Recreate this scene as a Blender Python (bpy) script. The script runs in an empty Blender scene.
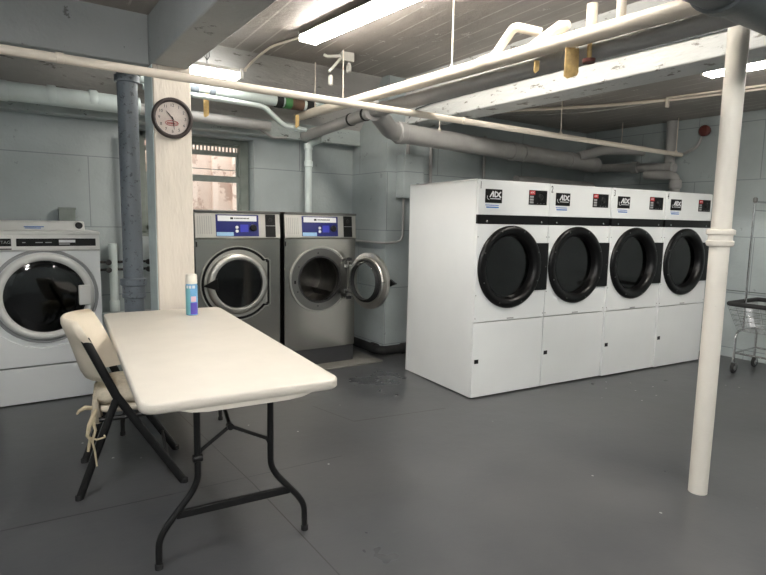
import bpy, bmesh, math, random
from mathutils import Vector, Matrix
random.seed(7)
PI = math.pi
S = bpy.context.scene
COL = S.collection

# ------------------------------------------------------------------ materials
def lin(c):
    return tuple(((v/255)/12.92 if v/255 <= .04045 else ((v/255+.055)/1.055)**2.4) for v in c) + (1,)

class NT:
    def __init__(s, name):
        s.m = bpy.data.materials.new(name); s.m.use_nodes = True
        s.t = s.m.node_tree; s.b = s.t.nodes['Principled BSDF']; s.out = s.t.nodes['Material Output']
    def n(s, t, **k):
        x = s.t.nodes.new(t)
        for a, v in k.items(): setattr(x, a, v)
        return x
    def l(s, a, b): s.t.links.new(a, b)
    def math(s, op, a, b=None, c=None):
        x = s.n('ShaderNodeMath', operation=op)
        for i, v in enumerate((a, b, c)):
            if v is None: continue
            if hasattr(v, 'default_value'): s.l(v, x.inputs[i])
            else: x.inputs[i].default_value = v
        return x.outputs[0]
    def mix(s, f, a, b):
        x = s.n('ShaderNodeMix', data_type='RGBA')
        for i, v in ((0, f), (6, a), (7, b)):
            if hasattr(v, 'default_value'): s.l(v, x.inputs[i])
            else: x.inputs[i].default_value = v
        return x.outputs[2]
    def noise(s, scale, detail=4, vec=None, rough=.55):
        x = s.n('ShaderNodeTexNoise'); x.inputs['Scale'].default_value = scale; x.inputs['Detail'].default_value = detail
        x.inputs['Roughness'].default_value = rough
        if vec is not None: s.l(vec, x.inputs['Vector'])
        return x.outputs['Fac']
    def ramp(s, f, a, b):
        x = s.n('ShaderNodeMapRange'); s.l(f, x.inputs[0]); x.inputs[1].default_value = a; x.inputs[2].default_value = b
        return x.outputs[0]
    def bump(s, h, strength, dist=.01, prev=None):
        x = s.n('ShaderNodeBump'); x.inputs['Strength'].default_value = strength; x.inputs['Distance'].default_value = dist
        s.l(h, x.inputs['Height'])
        if prev is not None: s.l(prev, x.inputs['Normal'])
        return x.outputs[0]
    def objco(s): return s.n('ShaderNodeTexCoord').outputs['Object']
    def pos(s): return s.n('ShaderNodeNewGeometry').outputs['Position']

def plain(name, c, rough=.5, metal=0., var=.06, scale=14, bump=0., bscale=60, coat=0., spec=None):
    k = NT(name); c = lin(c)
    v = k.objco()
    f = k.ramp(k.noise(scale, 4, v), .3, .7)
    d = tuple(x*(1-var*1.5) for x in c[:3]) + (1,); e = tuple(min(1, x*(1+var)) for x in c[:3]) + (1,)
    k.l(k.mix(f, d, e), k.b.inputs['Base Color'])
    k.b.inputs['Roughness'].default_value = rough; k.b.inputs['Metallic'].default_value = metal
    if spec is not None: k.b.inputs['Specular IOR Level'].default_value = spec
    if coat: k.b.inputs['Coat Weight'].default_value = coat; k.b.inputs['Coat Roughness'].default_value = .08
    if bump:
        k.l(k.bump(k.noise(bscale, 3, v), bump, .004), k.b.inputs['Normal'])
    return k.m

def peel(name, c, dirt, rough=.55, amount=.62, bump=.5, scale=9, stretch=(1, 1, 1), var=.08, world=True):
    """lumpy old paint over masonry, with a few chips"""
    k = NT(name); v = k.pos() if world else k.objco()
    mp = k.n('ShaderNodeMapping'); mp.inputs['Scale'].default_value = stretch; k.l(v, mp.inputs['Vector']); v = mp.outputs[0]
    c = lin(c); dirt = lin(dirt)
    f = k.ramp(k.noise(1.7, 3, v), .3, .7)
    base = k.mix(f, tuple(x*(1-var) for x in c[:3]) + (1,), tuple(min(1, x*(1+var)) for x in c[:3]) + (1,))
    chip = k.ramp(k.noise(scale, 8, v, .7), amount, amount+.03)
    k.l(k.mix(chip, base, dirt), k.b.inputs['Base Color'])
    k.b.inputs['Roughness'].default_value = rough
    b1 = k.bump(k.noise(7, 3, v), bump*.6, .03)
    b2 = k.bump(k.noise(45, 4, v), bump*.5, .006, b1)
    k.l(b2, k.b.inputs['Normal'])
    return k.m

def blockwall(name, c, joint, axis, small=False):
    """painted large blocks; thin joints"""
    k = NT(name); p = k.pos(); sep = k.n('ShaderNodeSeparateXYZ'); k.l(p, sep.inputs[0])
    cmb = k.n('ShaderNodeCombineXYZ')
    k.l(sep.outputs[axis], cmb.inputs[0])
    k.l(k.math('SUBTRACT', sep.outputs[2], .10 if not small else 0), cmb.inputs[1])
    br = k.n('ShaderNodeTexBrick'); k.l(cmb.outputs[0], br.inputs['Vector'])
    br.inputs['Scale'].default_value = 1
    br.inputs['Brick Width'].default_value = .21 if small else 1.3
    br.inputs['Row Height'].default_value = .07 if small else .59
    br.inputs['Mortar Size'].default_value = .007 if small else .005
    br.inputs['Mortar Smooth'].default_value = .4
    f = k.ramp(k.noise(1.3, 4, p), .3, .7)
    c = lin(c)
    base = k.mix(f, tuple(x*.80 for x in c[:3]) + (1,), tuple(min(1, x*1.08) for x in c[:3]) + (1,))
    chip = k.ramp(k.noise(4.5, 9, p, .7), .64, .66)
    base = k.mix(k.math('MULTIPLY', chip, .35), base, lin((95, 95, 92)))
    k.l(k.mix(k.math('MULTIPLY', br.outputs['Fac'], .55), base, lin(joint)), k.b.inputs['Base Color'])
    k.b.inputs['Roughness'].default_value = .48
    b0 = k.bump(br.outputs['Fac'], -.6 if not small else -.9, .01)
    b1 = k.bump(k.noise(5, 4, p), .35, .03, b0)
    b2 = k.bump(k.noise(40, 4, p), .25, .005, b1)
    k.l(b2, k.b.inputs['Normal'])
    return k.m

def ceiling_mat(name, c):
    k = NT(name); p = k.pos()
    mp = k.n('ShaderNodeMapping'); mp.inputs['Rotation'].default_value = (0, 0, R(3)); k.l(p, mp.inputs['Vector'])
    sep = k.n('ShaderNodeSeparateXYZ'); k.l(mp.outputs[0], sep.inputs[0])
    u = k.math('DIVIDE', sep.outputs[0], .155)
    fr = k.math('FRACT', u)
    edge = k.math('LESS_THAN', k.math('ABSOLUTE', k.math('SUBTRACT', fr, .5)), .045)
    wn = k.n('ShaderNodeTexWhiteNoise', noise_dimensions='1D'); k.l(k.math('FLOOR', u), wn.inputs['W'])
    brk = k.ramp(k.noise(2.2, 3, p), .42, .55)
    line = k.math('MULTIPLY', edge, brk)
    c = lin(c)
    f = k.ramp(k.noise(1.1, 5, p), .3, .7)
    base = k.mix(f, tuple(x*.84 for x in c[:3]) + (1,), tuple(min(1, x*1.12) for x in c[:3]) + (1,))
    base = k.mix(k.math('MULTIPLY', wn.outputs[0], .18), base, lin((120, 116, 112)))
    base = k.mix(k.math('MULTIPLY', line, .45), base, lin((225, 222, 216)))
    chip = k.ramp(k.noise(7, 9, p, .75), .62, .64)
    base = k.mix(k.math('MULTIPLY', chip, .6), base, lin((232, 230, 225)))
    k.l(base, k.b.inputs['Base Color']); k.b.inputs['Roughness'].default_value = .55
    b0 = k.bump(line, .5, .008)
    b1 = k.bump(k.noise(9, 6, p, .65), .45, .02, b0)
    k.l(b1, k.b.inputs['Normal'])
    return k.m

def R(d): return math.radians(d)

def floor_mat(name, segs):
    k = NT(name); p = k.pos()
    sep = k.n('ShaderNodeSeparateXYZ'); k.l(p, sep.inputs[0]); X, Y = sep.outputs[0], sep.outputs[1]
    tot = None
    for (x0, y0, x1, y1, w) in segs:
        L = math.hypot(x1-x0, y1-y0); tx, ty = (x1-x0)/L, (y1-y0)/L
        dx = k.math('SUBTRACT', X, x0); dy = k.math('SUBTRACT', Y, y0)
        al = k.math('ADD', k.math('MULTIPLY', dx, tx), k.math('MULTIPLY', dy, ty))
        ac = k.math('ABSOLUTE', k.math('ADD', k.math('MULTIPLY', dx, -ty), k.math('MULTIPLY', dy, tx)))
        m = k.math('LESS_THAN', ac, w)
        m = k.math('MULTIPLY', m, k.math('MULTIPLY', k.math('GREATER_THAN', al, 0.), k.math('LESS_THAN', al, L)))
        tot = m if tot is None else k.math('MAXIMUM', tot, m)
    n1 = k.ramp(k.noise(.9, 5, p, .6), .3, .7)
    base = k.mix(n1, lin((66, 68, 71)), lin((88, 89, 90)))
    mp = k.n('ShaderNodeMapping'); mp.inputs['Scale'].default_value = (3, 16, 1); k.l(p, mp.inputs['Vector'])
    scuff = k.ramp(k.noise(1.6, 8, mp.outputs[0], .7), .66, .80)
    base = k.mix(k.math('MULTIPLY', scuff, .35), base, lin((150, 150, 148)))
    spk = k.n('ShaderNodeTexVoronoi'); spk.inputs['Scale'].default_value = 7; k.l(p, spk.inputs['Vector'])
    spot = k.math('LESS_THAN', spk.outputs['Distance'], .05)
    sel = k.ramp(k.noise(.8, 2, p), .5, .52)
    base = k.mix(k.math('MULTIPLY', k.math('MULTIPLY', spot, sel), .8), base, lin((205, 205, 200)))
    base = k.mix(tot, base, lin((40, 39, 38)))
    k.l(base, k.b.inputs['Base Color'])
    k.l(k.math('ADD', k.math('MULTIPLY', n1, .14), .26), k.b.inputs['Roughness'])
    b0 = k.bump(tot, -.8, .004); b1 = k.bump(k.noise(3, 5, p), .12, .03, b0); b2 = k.bump(k.noise(60, 3, p), .10, .003, b1)
    k.l(b2, k.b.inputs['Normal'])
    return k.m

def steel(name, c, rough=.3, aniso=True):
    k = NT(name); v = k.objco(); mp = k.n('ShaderNodeMapping'); mp.inputs['Scale'].default_value = (1, 1, 40); k.l(v, mp.inputs['Vector'])
    g = k.noise(2, 2, mp.outputs[0])
    c = lin(c)
    k.l(k.mix(g, tuple(x*.97 for x in c[:3]) + (1,), tuple(min(1, x*1.03) for x in c[:3]) + (1,)), k.b.inputs['Base Color'])
    k.b.inputs['Metallic'].default_value = 1
    k.l(k.math('ADD', k.math('MULTIPLY', g, .04), rough-.02), k.b.inputs['Roughness'])
    k.l(k.bump(k.noise(1.5, 1, v), .03, .02), k.b.inputs['Normal'])
    return k.m

def glass(name, tint, ior_f=.06, rough=.05):
    k = NT(name); tr = k.n('ShaderNodeBsdfTransparent'); tr.inputs[0].default_value = lin(tint)
    gl = k.n('ShaderNodeBsdfGlossy'); gl.inputs['Roughness'].default_value = rough
    lw = k.n('ShaderNodeLayerWeight'); lw.inputs[0].default_value = .5
    fr = k.math('ADD', k.math('MULTIPLY', k.math('POWER', lw.outputs['Facing'], 4.), .7), ior_f)
    mx = k.n('ShaderNodeMixShader'); k.l(fr, mx.inputs[0]); k.l(tr.outputs[0], mx.inputs[1]); k.l(gl.outputs[0], mx.inputs[2])
    k.l(mx.outputs[0], k.out.inputs[0]); return k.m

def emit(name, c, s):
    k = NT(name); e = k.n('ShaderNodeEmission'); e.inputs[0].default_value = lin(c); e.inputs[1].default_value = s
    k.l(e.outputs[0], k.out.inputs[0]); return k.m

M = dict(
    wall_y=blockwall('wall_paint_y', (170, 179, 180), (92, 98, 98), 0),
    wall_x=blockwall('wall_paint_x', (168, 177, 178), (92, 98, 98), 1),
    soffit=peel('soffit_paint', (168, 177, 176), (95, 100, 98), amount=.60, bump=.9, stretch=(1, 1, 2.2)),
    ceil=ceiling_mat('ceiling_boards', (160, 154, 148)),
    beam=peel('beam_paint', (166, 170, 170), (110, 112, 110), amount=.635, bump=.6),
    beamw=peel('beam_white', (202, 204, 202), (130, 128, 122), amount=.585, bump=.9, stretch=(1, .7, 2)),
    column=peel('column_paint', (218, 210, 198), (178, 168, 154), amount=.67, bump=.35, stretch=(2, 2, .5)),
    pole=peel('pole_paint', (218, 213, 203), (190, 182, 170), amount=.66, bump=.6, scale=14),
    pipe=plain('pipe_cream', (222, 212, 198), .42, var=.05, scale=6, bump=.2, bscale=30),
    pipeg=plain('pipe_grey_paint', (160, 159, 157), .5, var=.08, scale=5, bump=.35, bscale=22),
    pipew=plain('pipe_white_blue', (205, 216, 214), .38, var=.05, scale=5, bump=.15),
    stack=peel('stack_pipe', (118, 126, 134), (82, 88, 94), rough=.45, amount=.58, bump=.6, scale=26),
    duct=plain('overhead_pipe', (92, 98, 100), .4, var=.1, scale=4, bump=.2),
    iron=plain('black_iron', (38, 37, 36), .5, var=.2, bump=.3),
    rust=plain('rusty_steel', (98, 74, 60), .7, var=.25, bump=.4),
    red=plain('red_paint', (96, 46, 40), .5, var=.15),
    tag=plain('yellow_tag', (186, 158, 104), .7, var=.2, scale=30),
    green=plain('green_label', (60, 120, 66), .5),
    white=plain('white_enamel', (229, 232, 232), .22, var=.015, scale=3, coat=.3),
    whitep=plain('white_plastic', (222, 222, 218), .35, var=.02),
    black=plain('black_plastic', (9, 9, 10), .3, var=.1, spec=.3),
    blackm=plain('black_satin_metal', (13, 13, 14), .42, var=.15, bump=.1),
    rubber=plain('rubber', (32, 32, 33), .75, var=.1),
    steel=steel('brushed_steel', (176, 174, 168), .2),
    steeld=steel('dark_steel', (120, 120, 118), .35),
    steell=steel('cast_door_steel', (188, 187, 182), .38),
    chrome=plain('chrome', (200, 200, 200), .18, metal=1, var=.03),
    base=plain('dark_base', (52, 53, 55), .5, var=.08),
    glassd=glass('dark_door_glass', (96, 100, 102), rough=.06),
    glassc=glass('clear_glass', (250, 252, 252), .04, rough=.03),
    drum=plain('drum_steel', (110, 108, 104), .3, metal=1, var=.2, scale=5),
    blue=plain('blue_panel', (20, 30, 104), .3, var=.05),
    bluel=plain('blue_display', (52, 58, 176), .3),
    bluep=plain('pale_blue_label', (150, 190, 226), .4),
    bluet=plain('blue_lettering', (70, 120, 190), .5),
    label=plain('white_label', (228, 230, 232), .4, var=.02),
    redl=plain('red_label', (178, 40, 46), .4),
    greyl=plain('grey_label', (150, 152, 152), .45),
    table=plain('table_plastic', (214, 208, 197), .42, var=.025, scale=7, bump=.12, bscale=220),
    chair=plain('chair_plastic', (218, 208, 190), .5, var=.03, bump=.1, bscale=160),
    cush=plain('cushion_cloth', (206, 196, 176), .9, var=.1, scale=40, bump=.8, bscale=120),
    dial=plain('dial_face', (232, 214, 206), .45, var=.02),
    rim=plain('clock_rim', (58, 50, 48), .45, var=.05),
    frame=plain('window_paint', (130, 138, 132), .5, var=.08, bump=.2),
    outb=peel('outside_brick', (232, 214, 204), (196, 172, 160), amount=.52, bump=.2, scale=3),
    cord=plain('cord', (205, 190, 160), .9, var=.1),
    tube=emit('fluorescent_tube', (255, 248, 238), 21),
    tube2=emit('fill_tube', (255, 252, 250), 46),
    tube3=emit('fluorescent_tube_far', (255, 252, 248), 24),
    diff=emit('fluorescent_diffuser', (255, 252, 246), 6),
    fixt=plain('fixture_enamel', (180, 178, 172), .4),
    canb=plain('can_blue', (110, 170, 214), .3, var=.1, scale=20),
    canp=plain('can_purple', (92, 80, 180), .3),
    cant=plain('can_teal', (120, 186, 196), .3),
    pink=plain('pink_patch', (226, 190, 200), .4),
    cap=plain('can_cap', (232, 228, 216), .35),
)

# ------------------------------------------------------------------ mesh builder
class MB:
    def __init__(s): s.bm = bmesh.new()
    def box(s, x0, x1, y0, y1, z0, z1, T=None):
        vs = [s.bm.verts.new(Vector(p) if T is None else T @ Vector(p)) for p in
              [(x0, y0, z0), (x1, y0, z0), (x1, y1, z0), (x0, y1, z0), (x0, y0, z1), (x1, y0, z1), (x1, y1, z1), (x0, y1, z1)]]
        for f in [(0, 3, 2, 1), (4, 5, 6, 7), (0, 1, 5, 4), (1, 2, 6, 5), (2, 3, 7, 6), (3, 0, 4, 7)]:
            s.bm.faces.new([vs[i] for i in f])
        return s
    def loft(s, rings, cap=True, close=False):
        rr = [[s.bm.verts.new(p) for p in r] for r in rings]
        n = len(rr[0])
        prs = list(zip(rr, rr[1:])) + ([(rr[-1], rr[0])] if close else [])
        for a, b in prs:
            for i in range(n):
                j = (i+1) % n
                s.bm.faces.new((a[i], a[j], b[j], b[i]))
        if cap and not close:
            s.bm.faces.new(rr[0][::-1]); s.bm.faces.new(rr[-1])
        return s
    def tube(s, pts, r, n=14, fillet=0, fs=5, closed=False, sx=1.):
        pts = [Vector(p) for p in pts]
        if fillet:
            q = [pts[0]]
            for i in range(1, len(pts)-1):
                a, b, c = pts[i-1], pts[i], pts[i+1]
                d1 = (a-b); d2 = (c-b); f = min(fillet, d1.length*.49, d2.length*.49)
                p0 = b + d1.normalized()*f; p1 = b + d2.normalized()*f
                for t in range(fs+1):
                    t /= fs; q.append(p0*(1-t)**2 + b*2*t*(1-t) + p1*t*t)
            q.append(pts[-1]); pts = q
        m = len(pts); rings = []
        rs = r if isinstance(r, (list, tuple)) else [r]*m
        t0 = (pts[1]-pts[0]).normalized()
        up = Vector((0, 0, 1)) if abs(t0.z) < .97 else Vector((0, 1, 0))
        u = t0.cross(up).normalized(); v = u.cross(t0).normalized()
        for i, p in enumerate(pts):
            if closed: t = (pts[(i+1) % m]-pts[i-1]).normalized()
            else:
                a = (p-pts[i-1]).normalized() if i > 0 else None
                b = (pts[i+1]-p).normalized() if i < m-1 else None
                t = (a+b).normalized() if a and b and (a+b).length > 1e-6 else (a or b)
            u = (u - t*u.dot(t)).normalized(); v = t.cross(u).normalized()
            rings.append([p + (u*math.cos(2*PI*k/n)*sx + v*math.sin(2*PI*k/n))*rs[i] for k in range(n)])
        return s.loft(rings, cap=not closed, close=closed)
    def cyl(s, a, b, r, n=24): return s.tube([a, b], r, n)
    def lathe(s, prof, c=(0, 0, 0), axis='z', n=48, close=False, cap=True):
        """prof = [(r, h)...] around axis through c; y axis: h along +y"""
        c = Vector(c); rings = []
        for r, h in prof:
            ring = []
            for k in range(n):
                a = 2*PI*k/n; x, y = r*math.cos(a), r*math.sin(a)
                ring.append(c + (Vector((x, y, h)) if axis == 'z' else Vector((x, h, y)) if axis == 'y' else Vector((h, x, y))))
            rings.append(ring)
        return s.loft(rings, cap=cap, close=close)
    def prism(s, poly, y0, y1, axis='y', T=None):
        """poly in x,z extruded along y (axis='y') or in x,y along z"""
        f = (lambda p, h: Vector((p[0], h, p[1]))) if axis == 'y' else (lambda p, h: Vector((p[0], p[1], h))) if axis == 'z' else (lambda p, h: Vector((h, p[0], p[1])))
        g = (lambda p, h: T @ f(p, h)) if T is not None else f
        return s.loft([[g(p, y0) for p in poly], [g(p, y1) for p in poly]])
    def plate_hole(s, x0, x1, z0, z1, cx, cz, r, y0, y1, n=48):
        """a plate in the xz plane with a round hole, thickness y0..y1"""
        def rect(a):
            dx, dz = math.cos(a), math.sin(a)
            t = min(((x1-cx)/dx if dx > 1e-9 else 1e9), ((x0-cx)/dx if dx < -1e-9 else 1e9), ((z1-cz)/dz if dz > 1e-9 else 1e9), ((z0-cz)/dz if dz < -1e-9 else 1e9))
            return (cx+dx*t, cz+dz*t)
        ang = sorted([2*PI*k/n for k in range(n)] + [math.atan2(z-cz, x-cx) % (2*PI) for x in (x0, x1) for z in (z0, z1)])
        rings = []
        ci = [(cx+r*math.cos(a), cz+r*math.sin(a)) for a in ang]; co = [rect(a) for a in ang]
        for ring, y in ((ci, y0), (co, y0), (co, y1), (ci, y1)):
            rings.append([Vector((p[0], y, p[1])) for p in ring])
        return s.loft(rings, close=True)
    def build(s, name, mat, parent=None, bevel=0, smooth=35, seg=2, sub=0):
        bmesh.ops.remove_doubles(s.bm, verts=s.bm.verts, dist=1e-6)
        bmesh.ops.recalc_face_normals(s.bm, faces=s.bm.faces)
        me = bpy.data.meshes.new(name); s.bm.to_mesh(me); s.bm.free()
        me.materials.append(M[mat] if isinstance(mat, str) else mat)
        if smooth:
            for p in me.polygons: p.use_smooth = True
            try: me.set_sharp_from_angle(angle=R(smooth))
            except Exception: pass
        o = bpy.data.objects.new(name, me); COL.objects.link(o)
        if parent: o.parent = parent
        if bevel:
            b = o.modifiers.new('bevel', 'BEVEL'); b.width = bevel; b.segments = seg; b.limit_method = 'ANGLE'; b.angle_limit = R(40)
            b.harden_normals = True
        if sub:
            b = o.modifiers.new('sub', 'SUBSURF'); b.levels = sub; b.render_levels = sub
        return o

def tag(o, label, cat=None, group=None, kind=None):
    if label: o['label'] = label
    if cat: o['category'] = cat
    if group: o['group'] = group
    if kind: o['kind'] = kind
    return o
def thing(name, label, cat, loc=(0, 0, 0), rz=0, group=None):
    o = bpy.data.objects.new(name, None); COL.objects.link(o); o.empty_display_size = .05
    o.location = loc; o.rotation_euler = (0, 0, rz)
    return tag(o, label, cat, group)
def struct(o, label=None): o['kind'] = 'structure'; o['category'] = 'room'; 
def st(o, label, cat):
    o['label'] = label; o['category'] = cat; o['kind'] = 'structure'; return o

def text(s, size, name, mat, parent, loc, rot=(PI/2, 0, 0), ext=.0008, align='CENTER', sx=1, shear=0):
    cu = bpy.data.curves.new('txt', 'FONT'); cu.body = s; cu.size = size; cu.extrude = ext; cu.align_x = align; cu.align_y = 'CENTER'; cu.shear = shear
    cu.resolution_u = 3
    to = bpy.data.objects.new('txt', cu); COL.objects.link(to)
    dg = bpy.context.evaluated_depsgraph_get(); dg.update()
    me = bpy.data.meshes.new_from_object(to.evaluated_get(dg)); bpy.data.objects.remove(to); bpy.data.curves.remove(cu)
    me.materials.clear(); me.materials.append(M[mat])
    o = bpy.data.objects.new(name, me); COL.objects.link(o)
    o.parent = parent; o.location = loc; o.rotation_euler = rot; o.scale = (sx, 1, 1)
    return o

def copy_tree(o, parent=None):
    c = o.copy(); COL.objects.link(c); c.parent = parent
    for ch in list(o.children): copy_tree(ch, c)
    return c

# ------------------------------------------------------------------ room shell
XL, XR, YB, YF = -2.2, 6.4, -3.0, 5.35
ZM, ZL, ZR = 2.80, 2.70, 2.56
segs = [(-2.2, 2.50, .47, 2.40, .004), (.47, 2.40, 1.10, 2.35, .003), (1.10, 3.4, 1.02, 1.0, .003), (.6, 4.4, 1.10, 3.4, 0.0025)]
import numpy as _np
CAMP = (559.0501, R(34.48625), R(6.78819), R(1.08896))
def cam_axes():
    f, yaw, pitch, roll = CAMP
    F = Vector((math.sin(yaw)*math.cos(pitch), math.cos(yaw)*math.cos(pitch), -math.sin(pitch)))
    Rr = Vector((math.cos(yaw), -math.sin(yaw), 0)); U = Rr.cross(F)
    c, s = math.cos(roll), math.sin(roll)
    return Rr*c + U*s, U*c - Rr*s, F
# floor joints (measured on the floor)
segs = [(-2.2, 2.99, .65, 2.80-.03, .005), (.65, 2.77, 1.6, 2.72, .0025), (1.03, 2.66, 1.03, .5, .003), (.98, 4.1, 1.03, 2.66, .003),
        (1.86, 3.60, 1.955, 3.17, .003), (1.955, 3.17, 2.68, 3.05, .005)]
MB().box(XL, XR, YB, YF+.3, -.12, 0).build('floor', floor_mat('floor_paint', segs), smooth=0)
st(bpy.data.objects['floor'], 'dark grey painted floor with thin panel seams and specks', 'floor')
c = MB(); c.box(XL, .95, YB, YF+.3, ZL, 3.0); c.box(.95, 3.6, YB, YF+.3, ZM, 3.0); c.box(3.6, XR, YB, YF+.3, ZR, 3.0)
st(c.build('ceiling', 'ceil', smooth=0), 'painted board-marked concrete ceiling', 'ceiling')
# back wall with the window opening (x 1.05-2.11, z 1.25-2.14)
WX0, WX1, WZ0, WZ1 = 1.05, 2.11, 1.2, 2.14
w = MB(); w.box(XL, WX0, YF, YF+.3, 0, 2.9); w.box(WX1, 3.24, YF, YF+.3, 0, 2.9); w.box(WX0, WX1, YF, YF+.3, 0, WZ0); w.box(WX0, WX1, YF, YF+.3, WZ1, 2.9)
st(w.build('wall_back', 'wall_y', smooth=0), 'grey-green painted block wall with the window', 'wall')
PX, PY = 3.24, 4.69
w = MB(); w.box(PX, XR+.1, PY, YF+.3, 0, 2.9)
wp = w.build('wall_rear', 'wall_y', smooth=0); wp.data.materials.append(M['wall_x'])
for p in wp.data.polygons:
    if abs(p.normal.x) > .9: p.material_index = 1
st(wp, 'grey painted block wall that steps forward behind the dryers', 'wall')
st(MB().box(XR, XR+.2, YB, PY, 0, 2.9).build('wall_right', 'wall_x', smooth=0), 'grey painted block wall beside the wire cart', 'wall')
st(MB().box(XL-.2, XL, YB, YF+.3, 0, 2.9).build('wall_left', 'wall_x', smooth=0), 'painted block wall beyond the left edge', 'wall')
st(MB().box(XL-.2, XR+.2, YB-.2, YB, 0, 2.9).build('wall_front', 'wall_y', smooth=0), 'painted block wall behind the viewer', 'wall')
# soffit along the window wall
st(MB().box(XL, 3.24, 5.2, YF, 2.17, 2.32).build('trim_1', 'soffit', smooth=0), 'rough painted brick soffit above the window', 'soffit')
st(MB().box(1.2, 3.05, 4.42, YF, 0, .018).build('trim_2', plain('pad_concrete', (120, 118, 112), .6, var=.15, scale=9), bevel=.006), 'worn concrete pad under the steel washers', 'pad')
h = MB(); h.prism([(4.80, 2.80), (5.2, 2.32), (YF, 2.32), (YF, 2.80)], .9, 3.24, axis='x'); h.prism([(4.85, 2.70), (5.2, 2.32), (YF, 2.32), (YF, 2.70)], XL, .9, axis='x')
st(h.build('trim_5', peel('haunch_paint', (172, 170, 167), (120, 116, 112), amount=.6, bump=1.0, scale=6, stretch=(.5, 2, 2)), smooth=0), 'sloping board-marked edge where the ceiling meets the window wall', 'ceiling edge')
# beams and column
CX0, CX1, CY0, CY1 = .895, 1.145, 4.05, 4.30
st(MB().box(.89, 1.125, YB, 4.32, 2.38, 2.8).build('ceiling_beam', 'beam', bevel=.012, smooth=0), 'grey painted beam running from the clock column towards the viewer', 'beam')
st(MB().box(XL, .89, 4.10, 4.38, 2.38, 2.8).build('ceiling_beam', 'beam', bevel=.012, smooth=0), 'grey painted beam crossing above the white washer to the clock column', 'beam')
st(MB().box(3.45, 3.75, YB, PY, 2.345, 2.82).build('ceiling_beam', 'beamw', bevel=.015, smooth=0), 'off-white flaking beam over the dryers', 'beam')
col = MB().box(CX0, CX1, CY0, CY1, 0, 2.4).build('column', 'column', bevel=.01)
st(col, 'square cream painted column carrying the round clock', 'column')
MB().box(CX0-.004, CX0+.0, CY0+.012, CY1-.01, 0, 2.38).build('side_paint', plain('pale_blue_paint', (216, 230, 230), .45, var=.05, bump=.2), col)

# ------------------------------------------------------------------ window
wi = thing('window_1', 'double-hung window looking onto a pale brick wall outside', 'window', (0, 0, 0)); wi['kind'] = 'structure'
FX0, FX1, FY = 1.08, 2.05, 5.50
f = MB()
for b in ((FX0-.03, FX0+.045, WZ0, WZ1), (FX1-.03, FX1+.06, WZ0, WZ1), (FX0, FX1, WZ1-.045, WZ1), (FX0, FX1, WZ0, WZ0+.05)):
    f.box(b[0], b[1], FY, FY+.09, b[2], b[3])
f.build('window_frame', 'frame', wi, bevel=.004)
f = MB(); f.box(FX0+.03, FX1-.02, FY+.01, FY+.05, 1.725, 1.785); f.box(FX0+.03, FX1-.02, FY+.01, FY+.045, WZ0+.04, WZ0+.1)
f.box(FX0+.03, FX0+.07, FY+.01, FY+.045, WZ0+.05, 1.73); f.box(FX1-.055, FX1-.02, FY+.01, FY+.045, WZ0+.05, 1.73)
f.build('lower_sash', 'frame', wi, bevel=.003)
f = MB(); f.box(FX0+.03, FX1-.02, FY+.05, FY+.08, 1.98, 2.025); f.box(FX0+.03, FX0+.065, FY+.05, FY+.08, 1.78, 2.0); f.box(FX1-.05, FX1-.02, FY+.05, FY+.08, 1.78, 2.0)
f.box(FX0+.03, FX1-.02, FY+.055, FY+.07, 1.845, 1.852)
f.build('upper_sash', 'frame', wi, bevel=.003)
f = MB()
for i in range(26): f.box(FX0+.05+i*.036, FX0+.062+i*.036, FY+.055, FY+.075, 2.02, 2.10)
f.box(FX0+.03, FX1-.02, FY+.05, FY+.08, 2.07, 2.10)
f.build('vent_grille', 'frame', wi)
MB().box(FX0+.05, FX1-.03, FY+.028, FY+.032, WZ0+.06, 1.75).build('lower_pane', 'glassc', wi)
MB().box(FX0+.05, FX1-.03, FY+.062, FY+.066, 1.75, 2.0).build('upper_pane', 'glassc', wi)
MB().box(WX0+.005, WX1-.005, YF+.002, FY, WZ0-.0, WZ0+.03).build('window_sill', 'frame', wi, bevel=.004)
ow = MB(); ow.box(-.5, 3.9, 7.0, 7.2, 0.0, 3.6)
st(ow.build('outside_wall', 'outb', smooth=0), 'pale brick wall outside the window', 'outside wall')
f = MB()
for i in range(14): f.box(.2+i*.25, .26+i*.25, 6.93, 7.0, 0, 3.4)
st(f.build('trim_3', 'outb', smooth=0), 'pale vertical ribs on the wall outside the window', 'ribs')
st(MB().box(-.5, 3.9, YF+.3, 7.2, -.05, 0).build('outside_ground', 'outb', smooth=0), 'pale ground of the light well outside', 'ground')

# ------------------------------------------------------------------ pipes
def pipe(name, label, pts, r, mat, fillet=0, couple=(), cat='pipe', n=20, cmat=None, cr=1.22, cl=.05, group=None):
    o = MB().tube(pts, r, n, fillet).build(name, mat, smooth=50)
    tag(o, label, cat, group)
    for (p, d) in couple:
        p = Vector(p); d = Vector(d).normalized()*cl
        MB().tube([p-d, p-d*.8, p+d*.8, p+d], [r*1.02, r*cr, r*cr, r*1.02], n).build('coupling', cmat or mat, o)
    return o
pipe('water_pipe', 'long thin cream pipe crossing in front of the clock column to the far wall', [(XL, 3.36, 2.16), (6.05, 3.39, 2.17), (6.33, 3.39, 2.17)], .024, 'pipe', couple=[((.3, 3.37, 2.165), (1, 0, 0)), ((3.05, 3.375, 2.167), (1, 0, 0)), ((6.2, 3.39, 2.17), (1, 0, 0))], cr=1.15, cl=.02)
pipe('water_pipe', 'bright cream pipe running toward the viewer above the long thin pipe', [(2.47, 1.12, 2.30), (2.47, 5.18, 2.372)], .040, 'pipe', couple=[((2.47, 2.55, 2.33), (0, 1, 0))], cr=1.12)
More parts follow.
